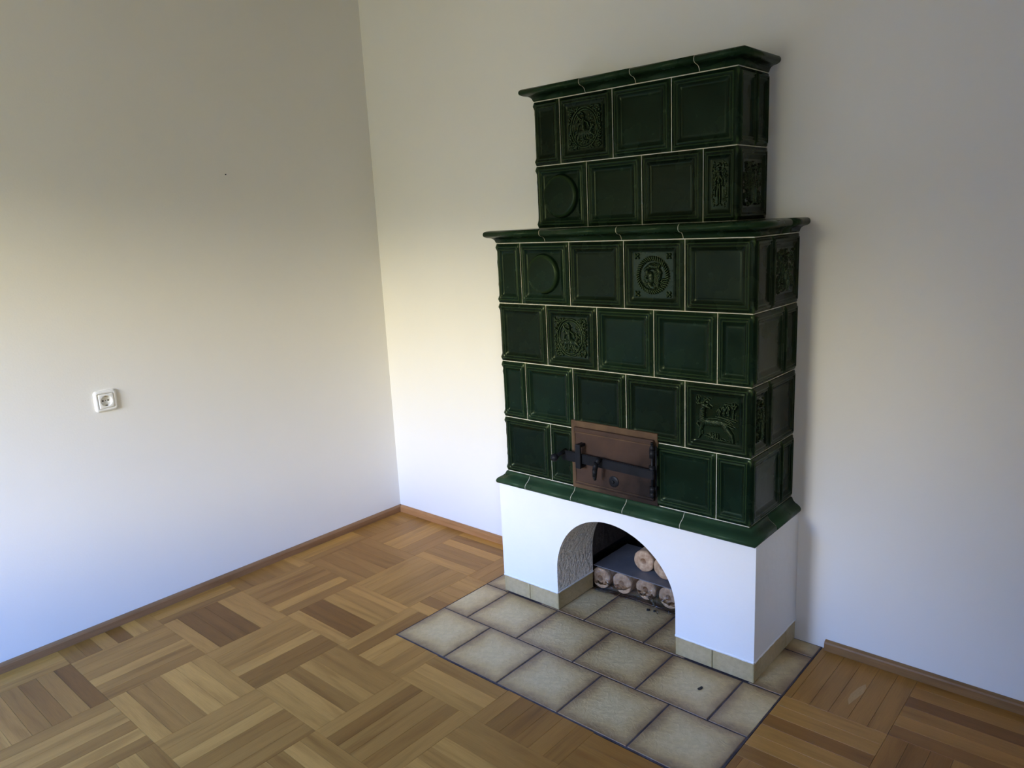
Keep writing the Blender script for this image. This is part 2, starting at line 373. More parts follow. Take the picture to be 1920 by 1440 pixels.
# skirting boards: profile swept along the wall
def skirting(name, p0, p1, nrm, c):
    p0, p1, nrm = Vector(p0), Vector(p1), Vector(nrm); d = (p1-p0)
    prof = [(0, 0), (.016, 0), (.016, .026), (.013, .031), (.006, .0345), (0, .035)]
    L = d.length; vs, uv = [], []
    for s in (0, 1):
        for o_, z in prof: vs.append(tuple(p0 + d*s + nrm*o_ + Vector((0, 0, z)))); uv.append((L*s + random.random()*0, o_ + z))
    n = len(prof); fs = [(i, i+1, n+i+1, n+i) for i in range(n-1)] + [tuple(range(n))[::-1], tuple(range(n, 2*n))]
    me = wood_mesh(name, [(vs, fs, uv, c)]); me.update()
    b3 = bmesh.new(); b3.from_mesh(me); bmesh.ops.recalc_face_normals(b3, faces=b3.faces); b3.to_mesh(me); b3.free()
    return struct(link(name, me, M['skirt']))
skirting('baseboard_left', (0, RY, 0), (0, 0, 0), (1, 0, 0), (.26, .135, .060, 1))
skirting('baseboard_back', (.016, 0, 0), (HXL-.004, 0, 0), (0, -1, 0), (.42, .20, .075, 1))
skirting('baseboard_back', (HXR+.012, 0, 0), (RX, 0, 0), (0, -1, 0), (.25, .135, .055, 1))
skirting('baseboard_right', (RX, RY, 0), (RX, 0, 0), (-1, 0, 0), (.26, .135, .070, 1))

# ------------------------------------------------------------------ hearth
hearth = empty('hearth', (1.58, -.42, 0), 'sand-brown stoneware tiled hearth with dark joints, flush in the parquet under the stove', 'hearth')
def tile_piece(name, parent, fr, whole, m, thick=.008, gap=.002, org=(0, 0, 0), U=(1, 0, 0), V=(0, 1, 0), Wn=(0, 0, 1), rise=.002, tilt=0.):
    """fr: rectangle in (u, v); whole: rectangle that uv 0..1 refers to"""
    u0, u1, v0, v1 = fr; u0 += gap; u1 -= gap; v0 += gap; v1 -= gap
    org, U, V, Wn = map(Vector, (org, U, V, Wn)); bm = bmesh.new(); uvl = bm.loops.layers.uv.new('tile')
    def ring(ins, h):
        return [bm.verts.new(org + U*u + V*v + Wn*h) for u, v in ((u0+ins, v0+ins), (u1-ins, v0+ins), (u1-ins, v1-ins), (u0+ins, v1-ins))]
    rings = [ring(0, -thick+rise), ring(0, rise-.002), ring(.0008, rise-.0007), ring(.0025, rise)]
    for A, B in zip(rings, rings[1:]):
        for i in range(4): bm.faces.new((A[i], A[(i+1) % 4], B[(i+1) % 4], B[i]))
    bm.faces.new(rings[-1])
    bm.normal_update()
    if bm.faces[:][-1].normal.dot(Wn) < 0: bmesh.ops.reverse_faces(bm, faces=bm.faces)
    for f in bm.faces:
        for l in f.loops:
            p = l.vert.co - org
            l[uvl].uv = ((p.dot(U)-whole[0])/(whole[1]-whole[0]), (p.dot(V)-whole[2])/(whole[3]-whole[2]))
    ploc = parent.location if parent else Vector((0, 0, 0))
    c = org + U*(u0+u1)/2 + V*(v0+v1)/2
    o = obj(name, bm, m, parent, loc=c); o.location = c - ploc
    return o
bm = bmesh.new(); box(bm, HXL-.002, HXR+.002, -HY-.002, 0, -.0039, .0003); box(bm, 1.16, 1.91, 0, .28, -.0039, .0003)
obj('grout_bed', bm, M['hearth_grout'], hearth, loc=(1.58, -.42, 0)).location = (0, 0, 0)
TW, TS = .2503, .2446; Y1, Y2, Y3 = -HY+TS, -.343, -.098
def ht(x0, x1, y0, y1, wx0=None, wx1=None, wy0=None, wy1=None):
    wh = (x0 if wx0 is None else wx0, x1 if wx1 is None else wx1, y0 if wy0 is None else wy0, y1 if wy1 is None else wy1)
    tile_piece('hearth_tile', hearth, (x0, x1, y0, y1), wh, M['stoneware'], gap=.0026)
for k in range(5): ht(HXL+TW*k, min(HXL+TW*(k+1), HXR), -HY, Y1)
x = HXL + .1262
ht(HXL, x, Y1, Y2, wx0=x-TW)
for k in range(4): ht(x+TW*k, x+TW*(k+1), Y1, Y2)
ht(x+4*TW, HXR, Y1, Y2, wx1=x+5*TW)
ht(HXL, BL+.02, Y2, Y3, wx1=HXL+TW); ht(HXL, BL+.02, Y3, -.002, wx1=HXL+TW)
ht(BR-.02, HXR, Y2, -.085, wx0=HXR-TW, wy1=Y3); ht(BR-.02, HXR, -.085, -.001, wx0=HXR-TW, wy1=.15)
for x0, x1 in ((1.24, 1.449), (1.449, 1.707), (1.707, 1.87)):
    ht(x0, x1, Y2, Y3, wx0=x1-.258 if x0 < 1.3 else x0, wx1=x0+.258); ht(x0, x1, Y3, .147, wx0=x1-.258 if x0 < 1.3 else x0, wx1=x0+.258)

# ------------------------------------------------------------------ tiled stove
stove = empty('tiled_stove', (1.586, -.17, .003), 'tall dark green glazed tiled stove on white arched plinth against the back wall', 'stove')
SO = Vector(stove.location)
def part(name, bm, m, parent=None, smooth=False, label=None, loc=(0, 0, 0)):
    """parts modelled in world coordinates; the stove's Empty only translates"""
    par = parent or stove
    base = SO if par is stove else Vector(par['org'])
    bmesh.ops.translate(bm, verts=bm.verts, vec=-Vector(loc))
    o = obj(name, bm, m, par, smooth); o.location = Vector(loc) - base
    if label: o['label'] = label
    return o
def setorg(o, loc): o['org'] = tuple(loc); return o

# --- tile faces: nested rings round a recessed panel
RINGS = [(.0, .0004), (.0014, .0026), (.0040, .0044), (.0085, .0052), (.0105, .0085), (.0135, .0092), (.0160, .0062), (.0188, .0058), (.0208, .0078), (.0232, .0074), (.0262, .0042), (.0335, .0012), (.0365, .0006), (.040, .0014), (.0425, .0015), (.047, .0015)]
NS = 16
def face(bm, org, U, V, Wn, u0, u1, v0, v1, corner=(0, 0), thin=False, seed=0):
    """adds one moulded tile face; corner=(left,right) marks an edge shared with the next face round the corner"""
    org, U, V, Wn = map(Vector, (org, U, V, Wn)); g = .0014
    a0 = u0 if corner[0] else u0+g; a1 = u1 if corner[1] else u1-g; b0, b1 = v0+g, v1-g
    wdt = a1-a0; sc_ = min(1.0, wdt/.16) if wdt < .16 else 1.0
    def P3(u, v, h): return bm.verts.new(org + U*u + V*v + Wn*h)
    rings = []
    for ri, (ins, h) in enumerate(RINGS):
        iu = ins*(.20 + .80*sc_); iv = ins
        if ri == 0:
            iu = 0
        L = []
        for side in range(4):
            for k in range(NS):
                s = k/NS
                if side == 0: u, v = a0+iu+(a1-a0-2*iu)*s, b0+iv
                elif side == 1: u, v = a1-iu, b0+iv+(b1-b0-2*iv)*s
                elif side == 2: u, v = a1-iu-(a1-a0-2*iu)*s, b1-iv
                else: u, v = a0+iu, b1-iv-(b1-b0-2*iv)*s
                hh = h
                if ri <= 2:
                    t = (v-b0)/(b1-b0)
                    e_ = min(t, 1-t)*(b1-b0)
                    wv = noise.noise(Vector((seed*3.1, v*55, .3)))*.0022
                    cut = min(-.0003, (.0040+wv)*max(0, min(1, (e_-.018)/.008)) - .0045)
                    if e_ < .004: cut = max(cut, -.0008-e_*1.1)
                    if corner[1] and abs(u-(a1-iu)) < 1e-6:
                        if ri == 0: u = a1-cut; hh = -cut
                        else: u = a1-(.0008, .0008, .0036)[ri]; hh = h if ri > 1 else min(.0044, -cut+.0008)
                    if corner[0] and abs(u-(a0+iu)) < 1e-6:
                        if ri == 0: u = a0+cut; hh = -cut
                        else: u = a0+(.0008, .0008, .0036)[ri]; hh = h if ri > 1 else min(.0044, -cut+.0008)
                L.append(P3(u, v, hh))
        rings.append(L)
    # skirt down to the body
    n = 4*NS
    base = []
    for v_ in rings[0]:
        co = v_.co - Wn*(v_.co-org).dot(Wn)*1.0 - Wn*.002
        base.append(bm.verts.new(co))
    fs = []
    for A, B in zip([base]+rings, rings):
        for i in range(n):
            if A is base:
                side = i//NS
                if (corner[1] and side == 1) or (corner[0] and side == 3): continue
            fs.append(bm.faces.new((A[i], A[(i+1) % n], B[(i+1) % n], B[i])))
    fs.append(bm.faces.new(rings[-1]))
    if U.cross(V).dot(Wn) < 0: bmesh.ops.reverse_faces(bm, faces=fs)
    iu = .0375*(.20+.80*sc_); iv = .0375
    return (a0+iu, a1-iu, b0+iv, b1-iv)

# --- reliefs: height field made of tapered strokes in 0..1 panel coordinates
def relief(name, fr, org, U, V, Wn, strokes, parent, nx=84, hmax=.0125, label=None, m=None):
    u0, u1, v0, v1 = fr; asp = (v1-v0)/(u1-u0); ny = max(30, int(nx*asp))
    X, Y = np.meshgrid(np.linspace(0, 1, nx), np.linspace(0, 1, ny)); Hh = np.zeros_like(X)
    for pts, r0, r1, hh in strokes:
        pts = np.array(pts, float); m_ = len(pts)-1
        if m_ == 0: pts = np.vstack([pts, pts+1e-4]); m_ = 1
        for k in range(m_):
            a, b = pts[k], pts[k+1]; ra = r0+(r1-r0)*k/m_; rb = r0+(r1-r0)*(k+1)/m_
            d = b-a; dd = max(1e-9, d[0]**2+(d[1]*asp)**2)
            t = np.clip(((X-a[0])*d[0]+(Y-a[1])*asp*d[1]*asp)/dd, 0, 1)
            dist = np.hypot(X-(a[0]+d[0]*t), (Y-(a[1]+d[1]*t))*asp); r = ra+(rb-ra)*t
            Hh = np.maximum(Hh, hh*np.sqrt(np.clip(1-(dist/r)**2, 0, 1)))
    Hh += .035*rng.standard_normal(Hh.shape)*(Hh > .05)
    edge = np.clip(np.minimum.reduce([X, 1-X, Y, 1-Y])*25, 0, 1); Hh *= edge
    org, U, V, Wn = (np.array(q, float) for q in (org, U, V, Wn))
    cu, cv = (u0+u1)/2, (v0+v1)/2; base = org + U*cu + V*cv
    uu = u0+(u1-u0)*X-cu; vv = v0+(v1-v0)*Y-cv; hh = .0017+Hh*hmax
    co = uu[..., None]*U+vv[..., None]*V+hh[..., None]*Wn
    idx = np.arange(nx*ny).reshape(ny, nx)
    q = np.stack([idx[:-1, :-1], idx[:-1, 1:], idx[1:, 1:], idx[1:, :-1]], -1).reshape(-1, 4)
    if np.dot(np.cross(U, V), Wn) < 0: q = q[:, ::-1]
    me = bpy.data.meshes.new(name); me.from_pydata(co.reshape(-1, 3).tolist(), [], q.tolist())
    me.polygons.foreach_set('use_smooth', [True]*len(q))
    o = link(name, me, M['glaze_relief'], parent); o.location = Vector(base.tolist()) - Vector(parent['org'])
    if label: o['label'] = label
    return o
def arc(cx, cy, rx, ry, a0, a1, n=24): return [(cx+rx*math.cos(math.radians(a0+(a1-a0)*i/n)), cy+ry*math.sin(math.radians(a0+(a1-a0)*i/n))) for i in range(n+1)]
def leaves(rs, n, region, size=.05, h=.6):
    out = []; k = 0
    while len(out) < n and k < n*30:
        k += 1; x, y = rs.random(), rs.random()
        if not region(x, y): continue
        a = rs.uniform(0, 2*PI); s = size*rs.uniform(.6, 1.2)
        out.append(([(x, y), (x+s*math.cos(a), y+s*math.sin(a)), (x+1.5*s*math.cos(a+.6), y+1.5*s*math.sin(a+.6))], .022*rs.uniform(.7, 1.2), .008, h*rs.uniform(.6, 1)))
    return out
def knight(seed):                                  # rider in an oval band, foliage in the corners
    rs = random.Random(seed); s = []
    s.append((arc(.5, .5, .40, .46, 0, 360, 48), .014, .014, .55)); s.append((arc(.5, .5, .345, .405, 0, 360, 48), .012, .012, .45))
    s += leaves(rs, 150, lambda x, y: ((x-.5)/.43)**2+((y-.5)/.49)**2 > 1.02 and .03 < x < .97 and .03 < y < .97, .028, .9)
    s += leaves(rs, 60, lambda x, y: .10 < ((x-.5)/.33)**2+((y-.5)/.39)**2 < .95 and (y < .45 or x > .6), .02, .5)
    s += [([(.36, .36), (.52, .40), (.66, .36)], .085, .075, .8), ([(.64, .38), (.72, .50), (.70, .56)], .05, .035, .8), ([(.70, .56), (.77, .52)], .03, .02, .7),
          ([(.36, .34), (.30, .24), (.33, .16)], .035, .018, .7), ([(.45, .33), (.47, .22), (.42, .15)], .03, .016, .7), ([(.62, .33), (.66, .22), (.72, .20)], .03, .016, .7), ([(.68, .36), (.78, .30), (.76, .22)], .026, .014, .7),
          ([(.32, .40), (.24, .34), (.22, .22)], .022, .012, .6),
          ([(.48, .46), (.47, .60), (.48, .68)], .055, .045, 1.), ([(.48, .76)], .045, .045, 1.), ([(.47, .81), (.40, .86), (.36, .82)], .022, .012, .8),
          ([(.45, .66), (.36, .72), (.30, .64)], .026, .018, .8), ([(.52, .65), (.60, .60), (.64, .52)], .026, .018, .8), ([(.30, .80), (.44, .55), (.62, .22)], .010, .010, .8),
          ([(.42, .64), (.32, .56), (.30, .46)], .05, .015, .55), ([(.50, .46), (.54, .36), (.52, .28)], .03, .02, .9)]
    s += leaves(rs, 26, lambda x, y: ((x-.5)/.28)**2+((y-.22)/.09)**2 < 1, .04, .6)
    return s
def figure(seed, full=False):                      # standing figure between foliage
    rs = random.Random(seed); s = []
    wd = .5 if full else .8
    s += leaves(rs, 80, lambda x, y: abs(x-.5) > .22*wd+.05 and .05 < x < .95 and .05 < y < .95, .06, .6)
    s += [([(.5, .82)], .075*wd/.6, .07*wd/.6, 1.), ([(.40, .90), (.5, .93), (.62, .89)], .05, .03, .8), ([(.5, .72), (.5, .55)], .14*wd, .11*wd, .9), ([(.42, .68), (.28, .58), (.30, .48)], .05*wd, .035*wd, .8), ([(.58, .68), (.72, .58), (.68, .48)], .05*wd, .035*wd, .8),
          ([(.45, .50), (.42, .30), (.44, .12)], .075*wd, .04*wd, .85), ([(.56, .50), (.58, .30), (.56, .12)], .075*wd, .04*wd, .85), ([(.44, .10), (.34, .07)], .035, .025, .8), ([(.56, .10), (.66, .07)], .035, .025, .8), ([(.24, .25), (.24, .55), (.26, .78)], .018, .018, .6)]
    s += leaves(rs, 30, lambda x, y: abs(x-.5) < .25 and .4 < y < .72, .03, .9)
    return s
def wreath():                                      # twisted rope ring round a head in profile, rosettes in the corners
    s = []; n = 46
    for k in range(n):
        a = 2*PI*k/n; c0 = (.5+.335*math.cos(a), .5+.335*math.sin(a)*1.0); c1 = (.5+.405*math.cos(a+.11), .5+.405*math.sin(a+.11))
        s.append(([c0, c1], .017, .014, .8))
    for cx, cy in ((.1, .92), (.9, .92), (.1, .08), (.9, .08)):
        for q in range(4):
            a = PI/4+q*PI/2; s.append(([(cx, cy), (cx+.055*math.cos(a), cy+.055*math.sin(a))], .016, .024, .6))
        s.append(([(cx, cy)], .02, .02, .9))
    s += [([(.33, .62), (.45, .70), (.60, .68)], .055, .07, .9), ([(.36, .60), (.36, .50), (.31, .44), (.37, .36)], .05, .04, .75), ([(.44, .50), (.46, .38)], .085, .07, .8), ([(.60, .66), (.68, .56), (.66, .42)], .06, .05, .7),
          ([(.40, .31), (.46, .24), (.52, .22)], .05, .06, .65), ([(.34, .42), (.42, .40)], .018, .014, .9), ([(.36, .52), (.44, .53)], .016, .012, 1.)]
    for k in range(9):
        a = .55-.11*k; s.append(([(.56, .60-.03*k), (.66+.015*math.cos(k), .56-.035*k), (.64, .46-.03*k)], .016, .010, .9))
    for k in range(10): s.append(([(.40+.03*k, .72-.008*abs(k-4)), (.42+.03*k, .77-.008*abs(k-4))], .018, .010, .7))
    s += leaves(random.Random(4), 22, lambda x, y: .05 < ((x-.5)**2+(y-.5)**2) < .095 and y < .45, .04, .6)
    return s
def digit(ch, x, y, w_, h_):
    G = {'1': [[(.2, .75), (.6, 1), (.6, 0)]], '6': [[(.85, .95), (.35, .85), (.1, .45), (.2, .08), (.6, 0), (.9, .2), (.8, .45), (.3, .45)]], '4': [[(.7, 0), (.7, 1), (.05, .35), (.95, .35)]]}
    return [([(x+w_*a, y+h_*b) for a, b in st], .013, .011, .7) for st in G[ch]]
def deer():
    s = []
    R_ = lambda pts: [((px-230)/670, 1-(py-250)/680) for px, py in pts]
    def st(pts, r0, r1, h): s.append((R_(pts), r0/670, r1/670, h))
    st([(372, 390), (420, 400), (470, 420)], 44, 20, 1.); st([(410, 385), (440, 370)], 15, 6, .9); st([(350, 375), (322, 368)], 16, 6, .8)
    st([(355, 345), (300, 375), (262, 300), (255, 265)], 14, 9, .8); st([(300, 370), (275, 385), (250, 350)], 11, 7, .7); st([(290, 340), (300, 290), (285, 262)], 10, 6, .7); st([(265, 330), (240, 300)], 9, 6, .7)
    st([(375, 350), (390, 310), (430, 285), (462, 290)], 13, 8, .8); st([(400, 325), (440, 325)], 10, 6, .7); st([(385, 315), (375, 280)], 9, 5, .7)
    st([(362, 430), (345, 500), (345, 580), (355, 640)], 42, 66, .95)
    for k in range(6): st([(350-4*(k % 2), 460+32*k), (385, 480+32*k)], 12, 6, 1.15)
    st([(360, 640), (470, 645), (560, 640), (650, 635), (700, 665)], 62, 56, .9); st([(690, 660), (705, 700)], 62, 52, .95)
    st([(700, 690), (745, 740), (800, 800), (822, 880), (835, 965)], 48, 15, .85); st([(690, 710), (740, 775), (790, 830), (785, 900), (790, 960)], 42, 14, .75)
    st([(835, 965), (815, 985)], 15, 12, .8)
    st([(350, 670), (330, 740), (310, 790), (320, 850), (292, 905)], 38, 12, .85); st([(345, 660), (290, 650), (265, 680), (300, 725), (325, 735)], 28, 11, .8); st([(350, 790), (350, 830)], 14, 12, .7)
    st([(700, 620), (750, 660), (835, 690)], 16, 7, .8); st([(690, 612), (740, 630), (800, 650)], 12, 6, .7)
    st([(420, 585), (560, 572), (700, 590), (780, 625)], 7, 7, .5)
    st([(560, 545), (650, 548), (760, 565), (860, 590)], 12, 9, .55)
    for cx, cy, hh in ((610, 480, 90), (680, 455, 110), (745, 440, 120)):
        st([(cx, cy-hh*.3), (cx, cy+hh*.5)], 26, 26, .6); st([(cx-28, cy-hh*.25), (cx, cy-hh*.75)], 10, 6, .9); st([(cx+28, cy-hh*.25), (cx, cy-hh*.75)], 10, 6, .9)
        st([(cx-10, cy+8), (cx-10, cy+30)], 6, 6, 1.); st([(cx+12, cy+8), (cx+12, cy+30)], 6, 6, 1.)
    for a in range(0, 360, 45): st([(835+26*math.cos(a), 370+24*math.sin(a)), (835+38*math.cos(a), 350+30*math.sin(a))], 20, 12, .9)
    st([(830, 390), (825, 540)], 11, 12, .8); st([(850, 470), (860, 540)], 6, 6, .6)
    for a in range(10): st([(690+14*a, 350+8*math.sin(a*2)), (696+14*a, 336)], 12, 7, .7)
    rs = random.Random(3)
    for k in range(17):
        x0 = 395+28*k; y0 = 862+5*k+rs.uniform(-8, 8); st([(x0, y0), (x0+22, y0-12), (x0+44, y0+6), (x0+30, y0+22)], 12, 8, .7)
    for i, ch in enumerate('1641'):
        x0 = (462+40*i-230)/670; s.extend(digit(ch, x0, 1-(862-250)/680, .042, .085))
    return s
def boss(fr, org, U, V, Wn, parent, r, off=(0, 0), m=None):
    org, U, V, Wn = map(Vector, (org, U, V, Wn)); u, v = (fr[0]+fr[1])/2+off[0], (fr[2]+fr[3])/2+off[1]
    c = org + U*u + V*v
    bm = bmesh.new(); lathe(bm, (0, 0, 0), Wn, [(r+.004, .0005), (r+.001, .003), (r, .010), (r-.003, .0145), (r-.008, .0165), (r-.016, .0168), (r*.5, .0180), (0, .0186)], 64)
    bmesh.ops.recalc_face_normals(bm, faces=bm.faces)
    o = obj('round_boss', bm, m or M['glaze2'], parent, True); o.location = c - Vector(parent['org']); o['label'] = 'round domed boss'
    return o

def row(x0, x1, dep, z0, z1, widths, side_w, left_w, deco, sid):
    """one course: front tiles left to right, first and last wrap round the corners"""
    xs = [x0]
    for w_ in widths: xs.append(xs[-1]+w_)
    xs[-1] = x1
    F = ((0, -dep, 0), (1, 0, 0), (0, 0, 1), (0, -1, 0))
    R = ((x1, 0, 0), (0, 1, 0), (0, 0, 1), (1, 0, 0)); L = ((x0, 0, 0), (0, -1, 0), (0, 0, 1), (-1, 0, 0))
    n = len(widths)
    def add(bm_fn, loc, decos, key):
        bm = bmesh.new(); frs = bm_fn(bm); m = M['glaze'] if (sid + hash_(key)) % 2 else M['glaze2']
        o = setorg(part('stove_tile', bm, m, smooth=True, loc=loc), loc)
        for fr, fp, d in zip(frs, decos[0], decos[1]):
            if d is None: continue
            if d == 'boss': boss(fr, *fp, o, .0735 if sid == 9 else .068, off=(-.002, 0), m=m)
            else:
                g, st, lb = d; relief('relief', fr, *fp, st, o, label=lb, nx=g, m=m)
    def hash_(k): return (len(k)*7 + sum(map(ord, k))*3) % 5
    for i in range(n):
        key = 'F%d' % i; seed = sid*10+i
        if i == n-1:
            sw = side_w[0]
            add(lambda bm: (face(bm, *F, xs[i], xs[i+1], z0, z1, (0, 1), seed=seed), face(bm, *R, -dep, -dep+sw, z0, z1, (1, 0), seed=seed)), (x1, -dep, (z0+z1)/2), ((F, R), (deco.get(key), deco.get('R0'))), key)
        elif i == 0:
            lw = left_w[0]
            add(lambda bm: (face(bm, *F, xs[0], xs[1], z0, z1, (1, 0), seed=seed), face(bm, *L, dep-lw, dep, z0, z1, (0, 1), seed=seed)), (x0, -dep, (z0+z1)/2), ((F, L), (deco.get(key), None)), key)
        else:
            add(lambda bm: (face(bm, *F, xs[i], xs[i+1], z0, z1),), ((xs[i]+xs[i+1])/2, -dep, (z0+z1)/2), ((F,), (deco.get(key),)), key)
    y = -dep+side_w[0]
    for k, w_ in enumerate(side_w[1:]):
        add(lambda bm: (face(bm, *R, y, min(y+w_, -.0005), z0, z1),), (x1, y+w_/2, (z0+z1)/2), ((R,), (deco.get('R%d' % (k+1)),)), 'R%d' % (k+1)); y += w_
    v = dep-left_w[0]
    for w_ in left_w[1:]:
        add(lambda bm: (face(bm, *L, max(.0005, v-w_), v, z0, z1),), (x0, -(v-w_/2), (z0+z1)/2), ((L,), (None,)), 'L'); v -= w_

# body cores carry the pale grout that shows between the tiles
bm = bmesh.new(); box(bm, XL+.0006, XR-.0006, -D+.0006, 0, ZB+.006, Z4+.02); box(bm, UXL+.0006, UXR-.0006, -UD+.0006, 0, U0-.02, U2+.02)
part('grout', bm, M['grout'], loc=(1.586, -.16, 1.2))
zz = [Z0+PZ*i for i in range(5)]
row(XL, XR, D, zz[3], zz[4], [H2, P, P, P, P], [.113, .2108], [P, .1038], {'F1': 'boss', 'F3': (120, wreath(), 'rope wreath medallion with head in profile'), 'R1': (70, figure(21, True), 'leafy figure relief')}, 3)
row(XL, XR, D, zz[2], zz[3], [P, P, P, P, H2], [P, .1038], [H2, .213], {'F1': (130, knight(11), 'oval relief of a rider among foliage')}, 4)
row(XL, XR, D, zz[1], zz[2], [H2, P, P, P, P], [.113, .2108], [P, .1038], {'F4': (150, deer(), 'leaping deer relief above the date 1641'), 'R0': (40, figure(31), 'narrow foliage relief')}, 5)
row(XL, XR, D, zz[0], zz[1], [P, H2, P+H2*0+.1092, P, H2], [P, .1038], [H2, .213], {}, 6)
row(UXL, UXR, UD, U0+UZ, U2, [H2, P, P, P], [.1122, .0953], [.2075], {'F1': (130, knight(12), 'oval relief of a rider among foliage')}, 8)
row(UXL, UXR, UD, U0, U0+UZ, [P, P, P, H2], [.2075], [.2075], {'F0': 'boss', 'F3': (44, figure(41), 'tall narrow figure relief'), 'R0': (84, figure(42, True), 'figure and foliage relief')}, 9)

# --- mouldings swept round the body in short glazed pieces
def sweep_piece(bm, path, prof):
    """path: list of ((x,y),(dx,dy)); prof: (offset, z)"""
    rings = [[bm.verts.new((p[0]+d[0]*o_, p[1]+d[1]*o_, z)) for o_, z in prof] for p, d in path]
    n = len(prof)
    for A, B in zip(rings, rings[1:]):
        for i in range(n): bm.faces.new((A[i], A[(i+1) % n], B[(i+1) % n], B[i]))
    bm.faces.new(rings[0]); bm.faces.new(rings[-1][::-1])
    bmesh.ops.recalc_face_normals(bm, faces=bm.faces)
def moulding(name, x0, x1, dep, prof, joints, side_joints, m, inner):
    g = .0012; CL, CR = ((x0, -dep), (-1, -1)), ((x1, -dep), (1, -1))
    fr = lambda x: ((x, -dep), (0, -1)); rt = lambda y: ((x1, y), (1, 0)); lf = lambda y: ((x0, y), (-1, 0))
    sj = sorted(side_joints)
    paths = [[lf(-.0005), CL, fr(joints[0]-g)]]
    for a, b in zip(joints, joints[1:]): paths.append([fr(a+g), fr(b-g)])
    last = [fr(joints[-1]+g), CR]
    if sj:
        paths.append(last+[rt(sj[0]-g)]); ys = sj+[None]
        for a, b in zip(ys, ys[1:]): paths.append([rt(a+g), rt(-.0005 if b is None else b-g)])
    else: paths.append(last+[rt(-.0005)])
    full = [(o_, z) for o_, z in prof]+[(-inner, prof[-1][1]), (-inner, prof[0][1])]
    for p in paths:
        bm = bmesh.new(); sweep_piece(bm, p, full)
        c = ((p[0][0][0]+p[-1][0][0])/2, (p[0][0][1]+p[-1][0][1])/2, prof[0][1])
        o = part(name, bm, m, loc=c, smooth=True)
        for pl in o.data.polygons:
            if abs(pl.normal.z) > .999 or len(pl.vertices) > 4: pl.use_smooth = False
    bm = bmesh.new(); q = [(o_-.0013 if o_ > 0 else o_, z+(.0013 if i == 0 else -.0013 if i >= len(prof)-1 else 0)) for i, (o_, z) in enumerate(prof)]
    sweep_piece(bm, [lf(-.0008), CL, CR, rt(-.0008)], q+[(-inner, q[-1][1]), (-inner, q[0][1])])
    o = part('grout', bm, M['grout'], loc=(x0, -dep, prof[0][1]))
def cornice_prof(z, o):
    s = o/.04
    return [(.002*s, z), (.004*s, z+.003), (.006*s, z+.009), (.010*s, z+.014), (.016*s, z+.0175), (.023*s, z+.019), (.027*s, z+.0195), (.031*s, z+.021), (.037*s, z+.024), (.0395*s, z+.028), (.040*s, z+.033), (.0385*s, z+.038), (.035*s, z+.0415), (.029*s, z+.0435), (.020*s, z+.0445)]
moulding('cornice_tile', XL, XR, D, cornice_prof(Z4+.0016, .036), [1.32, 1.636, 1.857], [-.14], M['glaze_trim'], .12)
moulding('cornice_tile', UXL, UXR, UD, cornice_prof(U2+.0016, .040), [1.425, 1.624, 1.848], [], M['glaze_trim'], .10)
bm = bmesh.new(); box(bm, UXL+.09, UXR-.09, -UD+.09, -.0005, U2+.022, U2+.0455); part('top_slab', bm, M['glaze_trim'], loc=(1.586, -.1, U2))
zt = ZB
moulding('base_tile', XL, XR, D, [(.034, zt), (.0365, zt+.004), (.037, zt+.010), (.034, zt+.017), (.027, zt+.023), (.018, zt+.028), (.011, zt+.034), (.0075, zt+.041), (.0055, zt+.0465)], [1.203, 1.419, 1.640, 1.861], [-.199], M['glaze_base'], .02)

# --- white plastered plinth with the arch
arch = []
cxA, rA, zA = (JL+JR)/2, (JR-JL)/2, .166
for k in range(49):
    a = PI - PI*k/48; xx = cxA+rA*math.cos(a); zz_ = zA+rA*.985*math.sin(a)
    zz_ += -.016*(xx-cxA)/rA*math.sin(a); arch.append((xx, zz_))
def plinth_front(y0, y1, zlo, rev_mat):
    bm = bmesh.new()
    outl = [(BL, ZW), (BL, ZB), (BR, ZB), (BR, ZW), (JR, ZW)] + arch[::-1] + [(JL, ZW)]
    # split in quads/tri strips: left pier, right pier, columns over the arch
    for ya, flip in ((y0, 0), (y1, 1)):
        def F(ps):
            v = [bm.verts.new((x, ya, z)) for x, z in ps]; bm.faces.new(v if not flip else v[::-1])
        F([(BL, zlo), (JL, zlo), (JL, arch[0][1]), (JL, ZB), (BL, ZB)]); F([(JR, zlo), (BR, zlo), (BR, ZB), (JR, ZB), (JR, arch[-1][1])])
        for a_, b2 in zip(arch, arch[1:]): F([a_, b2, (b2[0], ZB), (a_[0], ZB)])
    ed = [(JL, zlo)]+arch+[(JR, zlo)]
    for a_, b2 in zip(ed, ed[1:]):
        f = bm.faces.new([bm.verts.new(p) for p in ((a_[0], y0, a_[1]), (a_[0], y1, a_[1]), (b2[0], y1, b2[1]), (b2[0], y0, b2[1]))]); f.material_index = 1
    for ps in (((BL, y0, zlo), (BL, y0, ZB), (BL, y1, ZB), (BL, y1, zlo)), ((BR, y0, zlo), (BR, y1, zlo), (BR, y1, ZB), (BR, y0, ZB)), ((BL, y0, ZB), (BR, y0, ZB), (BR, y1, ZB), (BL, y1, ZB))):
        bm.faces.new([bm.verts.new(p) for p in ps])
    for xa, xb in ((BL, JL), (JR, BR)): bm.faces.new([bm.verts.new(p) for p in ((xa, y0, zlo), (xa, y1, zlo), (xb, y1, zlo), (xb, y0, zlo))])
    return bm
bm = plinth_front(-BD, -JB, ZW, None)
box(bm, BR-.10, BR, -JB, -.0005, ZW, ZB); box(bm, BL, BL+.10, -JB, -.0005, ZW, ZB); box(bm, BL+.1, BR-.1, -JB, -.0005, ZB-.03, ZB)
bmesh.ops.remove_doubles(bm, verts=bm.verts, dist=.0002)
